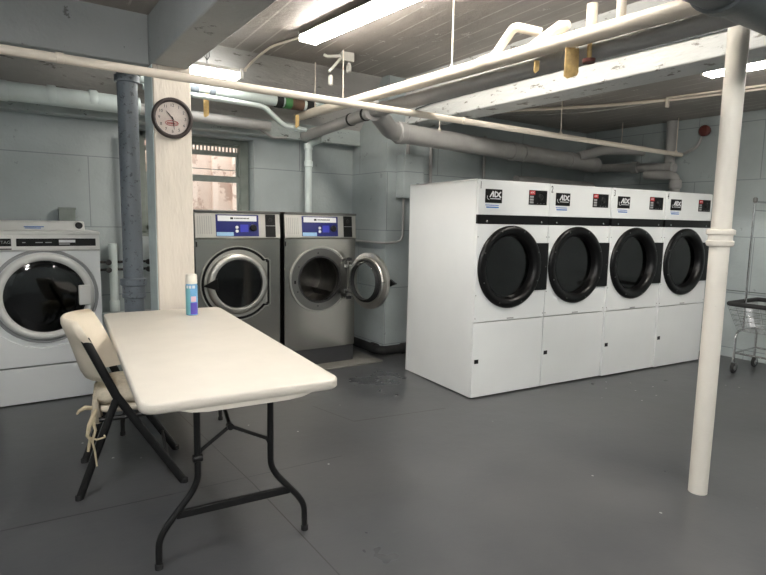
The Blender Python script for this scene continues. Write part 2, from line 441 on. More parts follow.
pipe('insulated_pipe', 'grey insulated pipe running beside and below the bright cream pipe', [(2.575, 1.12, 2.262), (2.575, 3.9, 2.263), (2.575, 5.18, 2.20)], .050, 'pipeg',
     couple=[((2.575, 3.80, 2.263), (0, 1, 0)), ((2.575, 2.0, 2.262), (0, 1, 0))], cr=1.12, cl=.04)
for y_, w_ in ((4.28, 'wide'), (4.05, 'narrow')):
    tag(MB().lathe([(.051, -.012), (.055, -.012), (.055, .012), (.051, .012)], (2.575, y_, 2.263-(y_-3.9)*.049), 'y', 20, close=True, cap=False).build('pipe_strap', 'rubber'), ('black strap around the grey insulated pipe, the one nearer the window wall' if y_ > 4.2 else 'black strap around the grey insulated pipe, the one nearer its elbow'), 'strap')
pipe('elbow_pipe', 'thick grey elbow leading from the insulated pipe to the clamped pipe', [(2.56, 3.90, 2.262), (2.66, 4.02, 2.285), (2.94, 4.22, 2.185), (3.06, 4.25, 2.18)], .080, 'pipeg', fillet=.09)
pipe('drain_pipe', 'thick grey horizontal pipe with clamps above the dryers', [(3.03, 4.25, 2.18), (6.0, 4.25, 2.095)], .090, 'pipeg',
     couple=[((4.55, 4.25, 2.136), (1, 0, 0)), ((4.72, 4.25, 2.132), (1, 0, 0)), ((3.08, 4.25, 2.178), (1, 0, 0)), ((5.5, 4.25, 2.11), (1, 0, 0))], cr=1.1, cl=.04)
pipe('drain_pipe', 'slimmer grey pipe running below the thick clamped pipe', [(4.9, 4.5, 1.87), (6.3, 4.5, 1.87)], .05, 'pipeg')
pipe('drain_pipe', 'short grey pipe along the right wall above the last dryer', [(6.28, 4.62, 2.10), (6.28, 3.42, 2.03)], .05, 'pipeg', couple=[((6.28, 3.9, 2.06), (0, 1, 0)), ((6.28, 3.48, 2.035), (0, 1, 0))], cr=1.3)
pipe('drain_pipe', 'grey elbowed pipe dropping behind the last dryer', [(6.2, 3.72, 1.96), (6.2, 3.36, 1.93), (6.2, 3.36, 1.25)], .05, 'pipeg', fillet=.07, couple=[((6.2, 3.36, 1.84), (0, 0, 1))], cr=1.3)
pipe('vent_pipe', 'short grey vertical pipe rising to the ceiling at the right wall', [(6.3, 3.50, 2.02), (6.3, 3.50, 2.55)], .055, 'pipeg')
pipe('vent_pipe', 'grey angled branch pipe above the third dryer', [(5.6, 4.2, 2.16), (5.95, 4.1, 2.26), (6.22, 3.75, 2.24)], .055, 'pipeg', fillet=.1)
pipe('sprinkler_feed', 'thin grey pipe bent up from the long pipe to the red bell', [(6.33, 3.36, 2.18), (6.33, 3.22, 2.24), (6.33, 3.18, 2.35)], .017, 'pipeg', fillet=.05)
rb = tag(MB().lathe([(.02, 0), (.056, -.015), (.06, -.05), (.04, -.07), (.01, -.075)], (6.395, 3.17, 2.41), 'x', 24).build('alarm_bell', 'red'), 'round red alarm bell on the right wall near the ceiling', 'bell')
# left side run
pipe('drain_pipe', 'thick pale blue horizontal pipe on the wall above the white washer', [(XL, 5.02, 2.26), (1.0, 5.02, 2.265)], .07, 'pipew',
     couple=[((.075, 5.02, 2.262), (1, 0, 0)), ((.66, 5.02, 2.275), (1, 0, 0)), ((.38, 5.02, 2.27), (1, 0, 0))], cr=1.07, cl=.03)
pp = pipe('drain_pipe', 'white pipe with dark rubber couplings under the short ceiling lamp', [(.98, 4.9, 2.475), (1.50, 4.9, 2.46), (2.62, 4.9, 2.44)], .052, 'pipew')
for x0, x1, mt in ((1.16, 1.23, 'stack'), (1.36, 1.44, 'stack'), (2.14, 2.20, 'rubber'), (2.22, 2.29, 'green'), (2.29, 2.41, 'rust'), (2.44, 2.52, 'rubber'), (1.53, 1.58, 'stack')):
    MB().cyl((x0, 4.9, 2.47-(x0-1)*.02), (x1, 4.9, 2.47-(x1-1)*.02), .058 if mt != 'rubber' else .062).build('coupling', mt, pp)
pipe('water_pipe', 'thin white pipe bending down below the coupled white pipe', [(.98, 4.78, 2.375), (1.98, 4.78, 2.355), (2.17, 4.78, 2.21), (2.45, 4.92, 2.22)], .022, 'pipew', fillet=.05)
pipe('gas_pipe', 'black iron pipe above the window with a dropped loop', [(.98, 5.1, 2.27), (1.98, 5.1, 2.255)], .017, 'iron', couple=[((1.75, 5.1, 2.26), (1, 0, 0))], cr=1.8)
pipe('gas_pipe', 'thin pale conduit leg hanging from the black iron pipe', [(1.99, 5.1, 2.25), (2.2, 5.1, 2.14), (2.34, 5.1, 2.16)], .012, 'pipeg', fillet=.03)

pipe('drain_pipe', 'pale blue vertical pipe standing in the wall corner', [(2.69, 5.05, 2.17), (2.60, 5.15, 2.13), (2.60, 5.15, 0)], .036, 'pipew', fillet=.08, couple=[((2.60, 5.15, 1.93), (0, 0, 1)), ((2.60, 5.15, 2.1), (0, 0, 1))], cr=1.25, cl=.03)
pipe('drain_pipe', 'pale blue horizontal pipe above the window, right of the clock column', [(1.0, 5.06, 2.255), (2.15, 5.06, 2.235)], .045, 'pipeg')  # greyer than the stretch left of the column: its shade is put into the colour
sp = pipe('stack_pipe', 'thick blue-grey vertical pipe left of the clock column', [(.822, 4.52, 0), (.822, 4.52, .84), (.822, 4.52, .86), (.822, 4.52, 2.72)], .07, 'stack', n=32)
MB().lathe([(.07, .76), (.085, .77), (.085, .80), (.080, .805), (.082, .855), (.094, .865), (.094, .91), (.07, .915)], (.822, 4.52, 0)).build('hub', 'stack', sp)
MB().lathe([(.07, 2.33), (.086, 2.335), (.086, 2.38), (.07, 2.39)], (.822, 4.52, 0)).build('hub', 'stack', sp)
pipe('water_pipe', 'short pale vertical pipe on the wall beside the white washer', [(.80, 5.27, .56), (.80, 5.27, 1.14)], .034, 'pipew', couple=[((.80, 5.27, .60), (0, 0, 1))], cr=1.2)
pipe('rusty_pipe', 'thin rust-brown vertical pipe behind the blue-grey stack pipe', [(.90, 5.28, 1.0), (.90, 5.28, 2.05)], .02, 'rust')
for z, nm in ((.98, 'upper'), (.915, 'lower')):
    o = pipe('valve_pipe', f'{nm} of two thin black pipes with valve handles behind the stack pipe', [(.70, 5.30, z), (1.12, 5.30, z)], .011, 'iron')
    for x in (.76, 1.08):
        MB().lathe([(.008, 0), (.008, -.035), (.024, -.04), (.024, -.05), (.006, -.052)], (x, 5.29, z), 'y', 14).build('valve', 'iron', o)
st(MB().box(XL, 1.2, 5.28, YF, .50, .54).build('trim_4', 'wall_y', bevel=.004, smooth=0), 'low ledge on the wall behind the stack pipe', 'ledge')
pipe('waste_pipe', 'black pipe lying on the floor around the wall corner', [(3.14, 5.3, .07), (3.15, 4.60, .06), (3.85, 4.60, .06)], .046, 'rubber', fillet=.1, couple=[((3.16, 4.75, .062), (0, 1, 0)), ((3.45, 4.60, .06), (1, 0, 0))], cr=1.2)
# overhead dark pipe in the top right
pipe('overhead_pipe', 'thick dark grey pipe overhead in the top right by the white pole', [(-1.5, 1.03, 2.20), (6.3, 1.0, 2.27)], .115, 'duct', couple=[((2.10, 1.018, 2.232), (1, 0, 0))], cr=1.09, cl=.03, n=36)
pipe('stub_pipe', 'cream elbow pipe rising off the bright cream pipe', [(2.47, 2.50, 2.34), (2.475, 2.335, 2.485), (2.60, 2.25, 2.455)], .026, 'pipe', fillet=.03)
pipe('stub_pipe', 'short capped cream stub standing on the bright cream pipe', [(2.47, 1.82, 2.33), (2.47, 1.82, 2.455)], .026, 'pipe')
pipe('stub_pipe', 'cream vertical stub nearer the dark overhead pipe', [(2.47, 1.66, 2.33), (2.47, 1.66, 2.52)], .022, 'pipe')
wr = MB().tube([(2.50, 2.24, 2.36), (2.50, 2.14, 2.375), (2.50, 2.03, 2.405), (2.50, 1.98, 2.41)], [.015, .032, .036, .02], 14).build('wrapped_joint', 'pipe', smooth=60)
tag(wr, 'lumpy cloth-wrapped joint on top of the bright cream pipe', 'pipe wrap')
# hangers
def hanger(x, y, z0, z1, lab):
    o = tag(MB().cyl((x, y, z0), (x, y, z1), .005, 8).build('pipe_hanger', 'pipe'), lab, 'hanger rod')
    MB().lathe([(.014, 0), (.018, .01), (.01, .03)], (x, y, z0-.01), n=12).build('clamp', 'pipe', o)
hanger(2.462, 2.85, 2.36, 2.8, 'thin rod hanging the bright cream pipe, left of the cream elbow')
hanger(2.46, 4.74, 2.37, 2.8, 'taller thin rod hanging the cream pipe near the ceiling box')
hanger(2.47, 4.25, 2.37, 2.8, 'shorter thin rod just right of the ceiling junction box')
hanger(3.50, 4.2, 2.24, 2.36, 'short hanger over the clamped pipe at its elbow end')
hanger(4.25, 3.39, 2.19, 2.56, 'thin hanger of the long pipe above the second dryer')
hanger(6.05, 3.95, 2.3, 2.56, 'thin hanger rod above the third dryer')
hanger(6.22, 3.39, 2.19, 2.56, 'thin hanger rod beside the short vertical pipe at the right wall')
# tags, tape, valve
def ptag(x, y, z0, z1, w, lab, mat='tag'):
    o = MB(); n = 6; pts = []
    o.prism([(-w/2, z0), (-w*.25, z0-.012), (w*.4, z0+.004), (w/2, z0+.02), (w*.45, z1), (-w*.48, z1)], -.004, .004, T=Matrix.Translation((x, y, 0)) @ Matrix.Rotation(R(-30), 4, 'Z'))
    tag(o.build('pipe_tag', mat, smooth=0), lab, 'tag', 'yellowed tags on the pipes')
ptag(1.485, 4.82, 2.22, 2.40, .045, 'yellowed paper tag hanging right of the clock column')
ptag(2.30, 4.78, 2.215, 2.32, .035, 'yellowed tag hanging near the green label')
ptag(2.475, 1.93, 2.135, 2.275, .075, 'large brown tag hanging from the thick pipe over the second dryer')
ptag(2.475, 2.16, 2.205, 2.262, .03, 'small pale tag hanging from the thick pipe over the first dryer')
v = thing('valve', 'small red handled valve under the thick pipe', 'valve', (2.50, 1.845, 2.205))
MB().tube([(0, 0, .09), (0, 0, 0)], .012, 10).build('stem', 'tag', v)
MB().lathe([(.01, -.015), (.03, -.018), (.032, 0), (.01, .004)], n=16).build('handle', 'red', v)
cb = pipe('cable', 'thin dark cable clipped along the off-white beam', [(3.435, 4.6, 2.40), (3.435, 4.5, 2.47), (3.435, 4.2, 2.49), (3.435, 3.0, 2.495), (3.44, 1.0, 2.475), (3.44, -2.5, 2.475)], .006, 'duct', fillet=.05, cat='cable', n=8)
pipe('conduit', 'pale conduit curving along the ceiling beyond the off-white beam', [(3.85, 4.62, 2.50), (4.2, 4.45, 2.525), (4.6, 4.0, 2.54), (4.95, 3.5, 2.54), (5.2, 2.9, 2.54), (5.36, 2.2, 2.54), (5.5, -2.5, 2.54)], .016, 'pipe', fillet=.15, cat='conduit', n=10)
pipe('conduit', 'thinner pale conduit beside the curving ceiling conduit', [(5.12, 2.92, 2.545), (5.27, 2.15, 2.545), (5.4, -2.5, 2.545)], .009, 'pipe', cat='conduit', n=8)
tag(MB().box(5.16, 5.20, 2.93, 2.95, 2.47, 2.56).build('conduit_bracket', 'pipe', bevel=.003), 'small bracket strap holding the ceiling conduit', 'bracket')
pipe('cable', 'thin pale cable sagging below the curving ceiling conduit', [(4.5, 4.5, 2.545), (4.75, 3.95, 2.50), (4.95, 3.45, 2.49), (5.2, 2.95, 2.54)], .006, 'pipeg', fillet=.1, cat='cable', n=8)
pipe('conduit', 'pale conduit linking the two ceiling lamps', [(2.02, 4.12, 2.785), (1.93, 4.5, 2.785), (1.90, 4.80, 2.74), (1.84, 4.88, 2.66), (1.80, 4.74, 2.62), (1.75, 4.72, 2.62)], .011, 'pipe', fillet=.08, cat='conduit', n=10)
# ceiling junction box with bulbs
jb = thing('junction_box', 'small white ceiling box with two hanging lampholders', 'junction box', (2.54, 4.33, 2.80), R(-8))
MB().box(-.05, .06, -.05, .05, -.075, 0).build('box_body', 'fixt', jb, bevel=.004)
MB().lathe([(.01, -.16), (.022, -.15), (.022, -.10), (.014, -.075)], (0.03, 0, 0), n=16).build('lampholder', 'fixt', jb)
MB().tube([(-.05, 0, -.03), (-.17, 0, -.05), (-.2, 0, -.04)], .014, 10).build('conduit_arm', 'fixt', jb)
MB().tube([(-.05, -.02, -.05), (-.19, -.1, -.2)], .012, 10).build('lampholder_arm', 'fixt', jb)
MB().lathe([(.008, -.30), (.02, -.29), (.02, -.23), (.012, -.21)], (-.16, -.06, 0), n=16).build('lampholder', 'fixt', jb)

# electric box and conduit
eb = thing('electric_box', 'tall grey metal electric box on the wall behind the first dryer', 'electric box', (3.355, 4.56, 1.61))
MB().box(0, .26, 0, .125, 0, .43).build('enclosure', 'wall_y', eb, bevel=.004)
MB().box(.012, .248, -.006, 0, .012, .418).build('cover', 'wall_y', eb, bevel=.003)
MB().box(.16, .22, -.012, -.005, .14, .147).build('latch', 'iron', eb)
pipe('conduit', 'thin grey conduit dropping from the electric box and bending round the corner', [(3.42, 4.64, 1.61), (3.42, 4.64, 1.17), (3.20, 4.62, 1.155), (3.205, 5.3, 1.16)], .012, 'pipeg', fillet=.09, cat='conduit', n=12)
pipe('conduit', 'grey conduit rising out of the electric box top', [(3.45, 4.62, 2.04), (3.45, 4.62, 2.32)], .02, 'pipeg', cat='conduit', n=12)
pipe('conduit', 'grey vertical conduit on the wall right of the electric box', [(3.78, 4.66, .4), (3.78, 4.66, 2.34)], .018, 'pipeg', cat='conduit', n=12)
pipe('conduit', 'grey vertical conduit on the wall behind the number 1 mark', [(4.55, 4.66, .4), (4.55, 4.66, 2.34)], .018, 'pipeg', cat='conduit', n=12)
ub = thing('utility_box', 'small grey box on the wall behind the white washer', 'utility box', (.41, 5.27, 1.32))
MB().box(0, .12, 0, .08, 0, .11).build('enclosure', 'frame', ub, bevel=.004)
MB().box(-.006, .126, -.006, .004, .10, .118).build('lid', 'frame', ub, bevel=.002)

# ------------------------------------------------------------------ pole
po = thing('support_pole', 'white painted round steel pole standing in front of the wire cart', 'pole', (2.952, 1.352, 0))
MB().lathe([(.045, 0), (.046, .4), (.045, 1.2), (.045, 1.28), (.047, 2.56), (.047, 2.782)], n=36).build('shaft', 'pole', po, smooth=50)
MB().lathe([(.045, 1.28), (.058, 1.285), (.062, 1.295), (.062, 1.308), (.055, 1.312), (.055, 1.338), (.064, 1.342), (.064, 1.364), (.046, 1.37)], n=36).build('collar', 'pole', po, smooth=30)
tag(MB().box(2.80, 3.05, 1.26, 1.47, 2.782, 2.8).build('pole_plate', 'beam', bevel=.005), 'flat plate on top of the white pole at the ceiling', 'plate')

# ------------------------------------------------------------------ lamps
def strip_lamp(lab, loc, rz, L, group='fluorescent strip lamps', tm='tube'):
    t = thing('fluorescent_lamp', lab, 'ceiling lamp', loc, rz, group)
    MB().prism([(-.05, 0), (.05, 0), (.092, -.035), (-.092, -.035)], -L/2, L/2).build('housing', 'fixt', t, bevel=.002)
    for s in (-1, 1):
        MB().cyl((s*.058, -L/2+.01, -.056), (s*.058, L/2-.01, -.056), .016, 16).build('tube', tm, t)
    for s in (-1, 1):
        e = MB(); e.box(-.08, .08, s*L/2-.008, s*L/2+.008, -.075, -.0); e.build('end_holder', 'fixt', t, bevel=.003)
    return t
strip_lamp('long two-tube lamp on the ceiling between the two beams, its end near the pipes', (2.145, 2.85, 2.795), R(5), 2.42)
strip_lamp('lamp on the ceiling beyond the off-white beam, partly behind the white pole', (4.42, 1.60, 2.555), R(2), 1.22)
strip_lamp('two-tube lamp behind the viewer, above the middle bay', (1.36, -1.3, 2.795), 0, 2.42, tm='tube3')
for q_, (x_, y_) in (('near', (-.62, 1.15)), ('far', (-.8, -1.5))):  # unseen fill lamps, added to brighten the left side of the room
    strip_lamp('unseen two-tube fill lamp added above the left bay, the %s one' % q_, (x_, y_, 2.695), 0, 1.22, tm='tube2')
strip_lamp('two-tube lamp behind the viewer, above the right bay', (4.5, -.9, 2.555), R(2), 1.22)
wl = thing('wrap_lamp', 'short enclosed lamp hanging behind the clock column', 'ceiling lamp', (1.46, 4.70, 2.60))
MB().box(-.30, .27, -.065, .065, -.03, .0).build('housing', 'fixt', wl, bevel=.004)
MB().prism([(-.07, -.03), (.07, -.03), (.06, -.075), (-.06, -.075)], -.28, .25, axis='x').build('diffuser', 'diff', wl, bevel=.006)
MB().box(.25, .28, -.075, .075, -.08, .003).build('end_cap', 'fixt', wl, bevel=.004)
o = MB(); o.cyl((.0, 0, .0), (.0, 0, .20), .003, 6); o.tube([(.0, 0, .04), (.02, 0, .07), (.02, 0, .12), (0, 0, .15), (-.02, 0, .12), (-.02, 0, .07), (0, 0, .04)], .003, 6)
o.build('hook', 'iron', wl)

# ------------------------------------------------------------------ dryers
TH = R(-4.8)
DW, DD, DH = .7413, .96, 1.702
def dryer(label):
    t = thing('tumble_dryer', label, 'dryer', group='row of four tall dryers')
    cz, cx, rh = 1.033, .352, .262
    b = MB(); b.box(.0015, .02, .02, DD, .008, DH); b.box(DW-.02, DW-.0015, .02, DD, .008, DH); b.box(.0015, DW-.0015, DD-.02, DD, .008, DH); b.box(.0015, DW-.0015, .02, DD, DH-.02, DH)
    b.box(.01, DW-.01, .03, DD, .02, .05)
    b.build('cabinet', 'white', t, bevel=.004)
    b = MB(); b.box(.02, DW-.02, .03, DD-.02, 0, .022); b.build('plinth', 'rubber', t)
    b = MB(); b.plate_hole(.002, DW-.004, .612, 1.370, cx, cz, rh, 0, .02); b.build('front_panel', 'white', t, smooth=30)
    MB().box(.002, DW-.004, -.002, .02, 1.438, DH).build('control_panel', 'white', t, bevel=.003)
    lp = MB().box(.002, DW-.004, 0, .02, .012, .604).build('lower_panel', 'white', t, bevel=.003)
    MB().box(.022, .062, -.002, .001, .282, .315).build('lock', 'black', lp)
    o = MB(); o.box(.335, .405, -.003, 0, .618, .628); o.build('nameplate', 'greyl', t)
    bd = MB().box(.002, DW-.004, -.003, .02, 1.368, 1.438).build('trim_band', 'black', t); tag(bd, 'glossy black band')
    for x in (.085, .655): MB().lathe([(.004, 0), (.009, -.001), (.009, -.006), (.004, -.008)], (x, -.003, 1.388), 'y', 12).build('lock_screw', 'chrome', bd)
    # drum
    dr = MB(); dr.lathe([(rh, .018), (rh+.02, .06), (.33, .08), (.33, .78), (.02, .80)], (cx, 0, cz), 'y', 48, cap=False)
    dr.build('drum', 'drum', t, smooth=40)
    # door
    d = MB(); R0 = .325; dx = cx-.010
    d.lathe([(.238, .040), (.246, .004), (.258, -.020), (.282, -.028), (.312, -.027), (R0, -.016), (R0, -.002), (.262, .0)], (dx, 0, cz), 'y', 64, cap=False)
    d = d.build('door', 'black', t, smooth=50); tag(d, 'round black rimmed door')
    g = MB().lathe([(.240, .036), (.2, .040), (.1, .044), (.01, .046)], (dx, 0, cz), 'y', 48, cap=True).build('door_glass', 'glassd', d, smooth=60)
    for k in range(8):
        a = 2*PI*(k+.5)/8
        MB().lathe([(.006, -.002), (.006, -.006), (.002, -.007)], (dx+.30*math.cos(a), -.027, cz+.30*math.sin(a)), 'y', 8).build('screw', 'steeld', d)
    h = MB().box(.60, .738, -.020, 0, .838, 1.222).build('hinge_plate', 'black', d, bevel=.003)
    MB().lathe([(.005, 0), (.005, -.003)], (.715, -.02, 1.03), 'y', 8).build('hinge_screw', 'steeld', h)
    # badge
    bg = MB().box(.064, .230, -.005, -.002, 1.528, 1.632).build('badge', 'black', t, bevel=.003)
    lt = MB(); yy = (-.0065, -.005)
    def bar(x0, z0, x1, z1, w):
        L = math.hypot(x1-x0, z1-z0); nx, nz = -(z1-z0)/L*w/2, (x1-x0)/L*w/2
        lt.prism([(x0+nx, z0+nz), (x1+nx, z1+nz), (x1-nx, z1-nz), (x0-nx, z0-nz)], *yy)
    bar(.108, 1.572, .138, 1.616, .010); bar(.138, 1.616, .141, 1.572, .012)      # slanted A
    bar(.156, 1.574, .158, 1.614, .010); bar(.156, 1.614, .182, 1.606, .009); bar(.182, 1.606, .190, 1.592, .009); bar(.190, 1.592, .178, 1.578, .009); bar(.178, 1.578, .156, 1.574, .009)  # D
    bar(.216, 1.612, .196, 1.598, .010); bar(.196, 1.598, .200, 1.580, .010); bar(.200, 1.580, .218, 1.572, .010)   # C
    for k in range(7):
        a0, a1 = R(150+k*18), R(168+k*18); bar(.10+.018*math.cos(a0), 1.572+.020*math.sin(a0), .10+.018*math.cos(a1), 1.572+.020*math.sin(a1), .003)
    bar(.112, 1.560, .212, 1.560, .005)
    lt.build('logo', 'label', bg, smooth=0)
    s_ = MB(); s_.box(.068, .20, -.004, -.0018, 1.508, 1.514); s_.build('sticker', 'bluet', t)
    s2 = MB(); s2.box(.064, .205, -.003, -.0015, 1.486, 1.520); s2.build('sticker', 'label', t)
    s3 = MB(); s3.box(.078, .20, -.0045, -.003, 1.490, 1.500); s3.build('sticker', 'bluet', t)
    # keypad
    kp = MB().box(.508, .704, -.006, -.002, 1.527, 1.642).build('keypad', 'black', t, bevel=.003)
    MB().box(.512, .570, -.0075, -.006, 1.605, 1.638).build('red_label', 'redl', kp)
    text('ADC', .020, 'label_lettering', 'label', kp, (.541, -.008, 1.622), ext=.0004)
    for k in range(3): MB().box(.516, .556, -.0075, -.006, 1.537+k*.022, 1.553+k*.022).build('key_label', 'greyl', kp)
    MB().lathe([(.026, 0), (.026, -.004), (.018, -.010), (.004, -.010)], (.632, -.006, 1.588), 'y', 24).build('dial_knob', 'blackm', kp)
    for k in range(3): MB().lathe([(.003, 0), (.003, -.003)], (.60+k*.035, -.006, 1.538), 'y', 8).build('indicator', 'greyl', kp)
    for x, z in ((.012, 1.27), (.725, 1.27), (.012, .64), (.725, .64), (.012, .82)): MB().lathe([(.004, 0), (.004, -.003)], (x, 0, z), 'y', 8).build('panel_screw', 'steeld', t)
    return t
org = Vector((2.98, 3.10, 0)); ex = Vector((math.cos(TH), math.sin(TH), 0))
d0 = dryer('')
dl = ['tall white dryer numbered 1, its whole left side showing, first of the row',
      'tall white dryer numbered 2, second in the row',
      'tall white dryer numbered 3, third in the row',
      'tall white dryer numbered 4, last in the row beside the white pole']
for i in range(4):
    t = d0 if i == 0 else copy_tree(d0)
    t.location = org + ex*(DW*i) + Vector((math.sin(TH), -math.cos(TH), 0))*(0, 0, .018, .03)[i]; t.rotation_euler = (0, 0, TH); t['label'] = dl[i]
    dryers = globals().setdefault('DRY', []); dryers.append(t)
for i, t in enumerate(DRY):
    text(str(i+1), .078, 'number', 'black', t, (.020, -.0035, 1.655), ext=.0006, sx=.62)

# ------------------------------------------------------------------ stainless washers
WW, WH = .735, 1.44
def steel_washer(label, open_door):
    t = thing('front_load_washer', label, 'washing machine', group='pair of stainless steel washers')
    cx, cz, rh = .352, .818, .205; D = .50
    MB().box(0.004, WW-.004, .012, D, 0.0, .155).build('base', 'base', t, bevel=.003)
    b = MB(); b.box(0, .015, .02, D, .16, 1.42); b.box(WW-.015, WW, .02, D, .16, 1.42); b.box(0, WW, D-.015, D, .16, 1.42); b.box(0, WW, .02, D, .158, .17)
    b.build('cabinet', 'steeld', t)
    MB().box(-.003, WW+.003, -.012, D, 1.418, 1.44).build('top', 'steeld', t, bevel=.004)
    b = MB(); b.plate_hole(0, WW, .16, 1.198, cx, cz, rh, 0, .02, 64); b.build('front_panel', 'steel', t, smooth=30)
    cp = MB().prism([(-.004, 1.20), (-.012, 1.21), (.006, 1.418), (.03, 1.418), (.03, 1.2)], 0, WW, axis='x').build('control_panel', 'steell', t)
    T = Matrix.Translation((0, -.012, 1.21)) @ Matrix.Rotation(-math.atan2(.018, .208), 4, 'X')
    def cbox(x0, x1, z0, z1, th, name, mat, par, dy=0):
        return MB().box(x0, x1, -th-dy, -dy, z0-1.21, z1-1.21, T=T).build(name, mat, par, smooth=0)
    p = cbox(.168, .538, 1.222, 1.405, .003, 'display_panel', 'blue', t)
    cbox(.185, .520, 1.350, 1.396, .002, 'name_strip', 'label', p, .003)
    nm = MB()
    nm.box(.29, .315, -.0062, -.005, .155, .172, T=T)
    for k in range(11): nm.box(.325+k*.012, .333+k*.012, -.0062, -.005, .159, .169, T=T)
    nm.build('name_lettering', 'blackm', p, smooth=0)
    for z in (1.298, 1.266): 
        cc = MB(); c0 = T @ Vector((.345, -.004, z-1.21)); cc.lathe([(.013, .002), (.013, -.004), (.003, -.005)], c0, 'y', 16); cc.build('button', 'label', p)
    cbox(.375, .445, 1.258, 1.322, .002, 'screen', 'bluel', p, .003)
    cbox(.172, .315, 1.225, 1.257, .002, 'price_label', 'bluep', p, .003)
    c0 = T @ Vector((.487, -.003, .085)); MB().lathe([(.030, 0), (.030, -.012), (.022, -.02), (.004, -.02)], c0, 'y', 20).build('selector_knob', 'blackm', p)
    cm = cbox(.600, .692, 1.215, 1.412, .004, 'coin_meter', 'black', t)
    cbox(.602, .690, 1.312, 1.316, .002, 'divider', 'greyl', cm, .004)
    c0 = T @ Vector((.646, -.004, .155)); MB().lathe([(.018, 0), (.018, -.006), (.003, -.007)], c0, 'y', 16).build('coin_slot', 'blackm', cm)
    vt = MB()
    for k in range(7): vt.box(.02+k*.018, .024+k*.018, -.001, 0, .03, .18, T=T)
    vt.build('vent_slot', 'greyl', t, smooth=0)
    MB().box(.004, .014, -.002, .001, 1.135, 1.175).build('badge', 'black', t)
    # drum
    MB().lathe([(rh, .018), (rh+.012, .07), (rh+.055, .075), (rh+.055, .47), (.02, .48)], (cx, 0, cz), 'y', 56, cap=False).build('drum', 'drum', t, smooth=40)
    for a in (200, 320, 80):
        a = R(a); Tm = Matrix.Translation((cx, 0, cz)) @ Matrix.Rotation(-a, 4, 'Y')
        MB().prism([(rh+.055, -.03), (rh-.005, 0), (rh+.055, .03)], .10, .46, T=Tm).build('drum_rib', 'drum', t)
    # dark gasket and bezel following ring + hinge tab
    def outline(r, tx, th_, n=40):
        a0 = math.asin(th_/r*.98); pts = []
        for k in range(n+1):
            a = a0 + (2*PI-2*a0)*k/n; pts.append((cx+r*math.cos(a), cz+r*math.sin(a)))
        pts += [(cx+r*math.cos(a0)+.03, cz-th_-.0), (tx-.02, cz-th_), (tx, cz-th_+.02), (tx, cz+th_-.02), (tx-.02, cz+th_), (cx+r*math.cos(a0)+.03, cz+th_)]
        return pts
    def band(ra, rb, y0, y1, name, mat, tabs, par):
        oa, ob = outline(ra, tabs[0], tabs[1]), outline(rb, tabs[2], tabs[3])
        m = MB(); m.loft([[Vector((p[0], y0, p[1])) for p in oa], [Vector((p[0], y1, p[1])) for p in oa], [Vector((p[0], y1, p[1])) for p in ob], [Vector((p[0], y0, p[1])) for p in ob]], close=True)
        return m.build(name, mat, par, smooth=40)
    if not open_door:
        band(.322, .313, .0, -.014, 'door_bezel', 'steell', (.640, .216, .632, .208), t)
        band(.313, .288, .0, -.006, 'door_gasket', 'black', (.632, .208, .614, .192), t)
        # tab plate behind the ring
        band(.290, .215, .0, -.010, 'door_plate', 'steell', (.612, .192, .58, .13), t)
        d = MB().lathe([(.262, -.008), (.262, -.030), (.250, -.044), (.225, -.050), (.210, -.046), (.204, -.02), (.204, -.006)], (cx-.005, 0, cz), 'y', 64, cap=False).build('door', 'steell', t, smooth=50)
        MB().lathe([(.205, -.030), (.17, -.012), (.12, .01), (.06, .02), (.004, .022)], (cx-.005, 0, cz), 'y', 48, cap=True).build('door_glass', 'glassd', d, smooth=60)
        MB().prism([(cx-.315, cz-.005), (cx-.195, cz+.055), (cx-.185, cz-.045), (cx-.21, cz-.04)], -.066, -.046).build('door_handle', 'black', d, bevel=.005)
    else:
        band(.305, .292, .0, -.016, 'door_bezel', 'steell', (.655, .205, .642, .192), t)
        band(.292, .212, .0, -.008, 'door_plate', 'steeld', (.642, .192, .56, .12), t)
        MB().lathe([(.226, -.002), (.222, -.012), (.207, -.014), (.204, .01), (.206, .018)], (cx, 0, cz), 'y', 64, cap=False).build('door_gasket', 'rubber', t, smooth=50)
        pl = t
        for a in (95, 150, 205, 265):
            a = R(a); MB().lathe([(.007, -.008), (.007, -.012), (.002, -.013)], (cx+.25*math.cos(a), 0, cz+.25*math.sin(a)), 'y', 10).build('screw', 'blackm', t)
        MB().box(cx-.262, cx-.245, -.012, -.006, cz-.03, cz+.0).build('latch_slot', 'black', t)
        for z in (.12, -.12):
            hg = MB(); hg.box(.60, .70, -.03, -.006, cz+z-.018, cz+z+.018); hg.cyl((.69, -.035, cz+z-.03), (.69, -.035, cz+z+.03), .013, 12)
            hg.build('hinge', 'chrome', t, bevel=.003)
            MB().box(.63, .69, -.02, -.004, cz+z*1.55-.018, cz+z*1.55+.012).build('hinge_cover', 'rubber', t, bevel=.004)
        # door swung open about the hinge: local disc built in xz plane then rotated
        dd = bpy.data.objects.new('door', None); COL.objects.link(dd); dd.parent = t; dd.location = (.655, -.035, cz); dd.rotation_euler = (0, 0, R(99)); dd.empty_display_size = .05
        # closed: the disc reaches to -x; glass bulges toward +y (into drum)
        ox = -.272
        MB().lathe([(.262, .012), (.262, -.020), (.250, -.032), (.225, -.036), (.205, -.030), (.198, .0), (.198, .035), (.214, .037), (.222, .022), (.25, .018)], (ox, 0, 0), 'y', 64, close=True, cap=False).build('door_ring', 'steell', dd, smooth=50)
        MB().lathe([(.199, .028), (.195, .055), (.19, .030), (.17, .075), (.165, .034)], (ox, 0, 0), 'y', 64, cap=False).build('door_seal', 'rubber', dd, smooth=50)
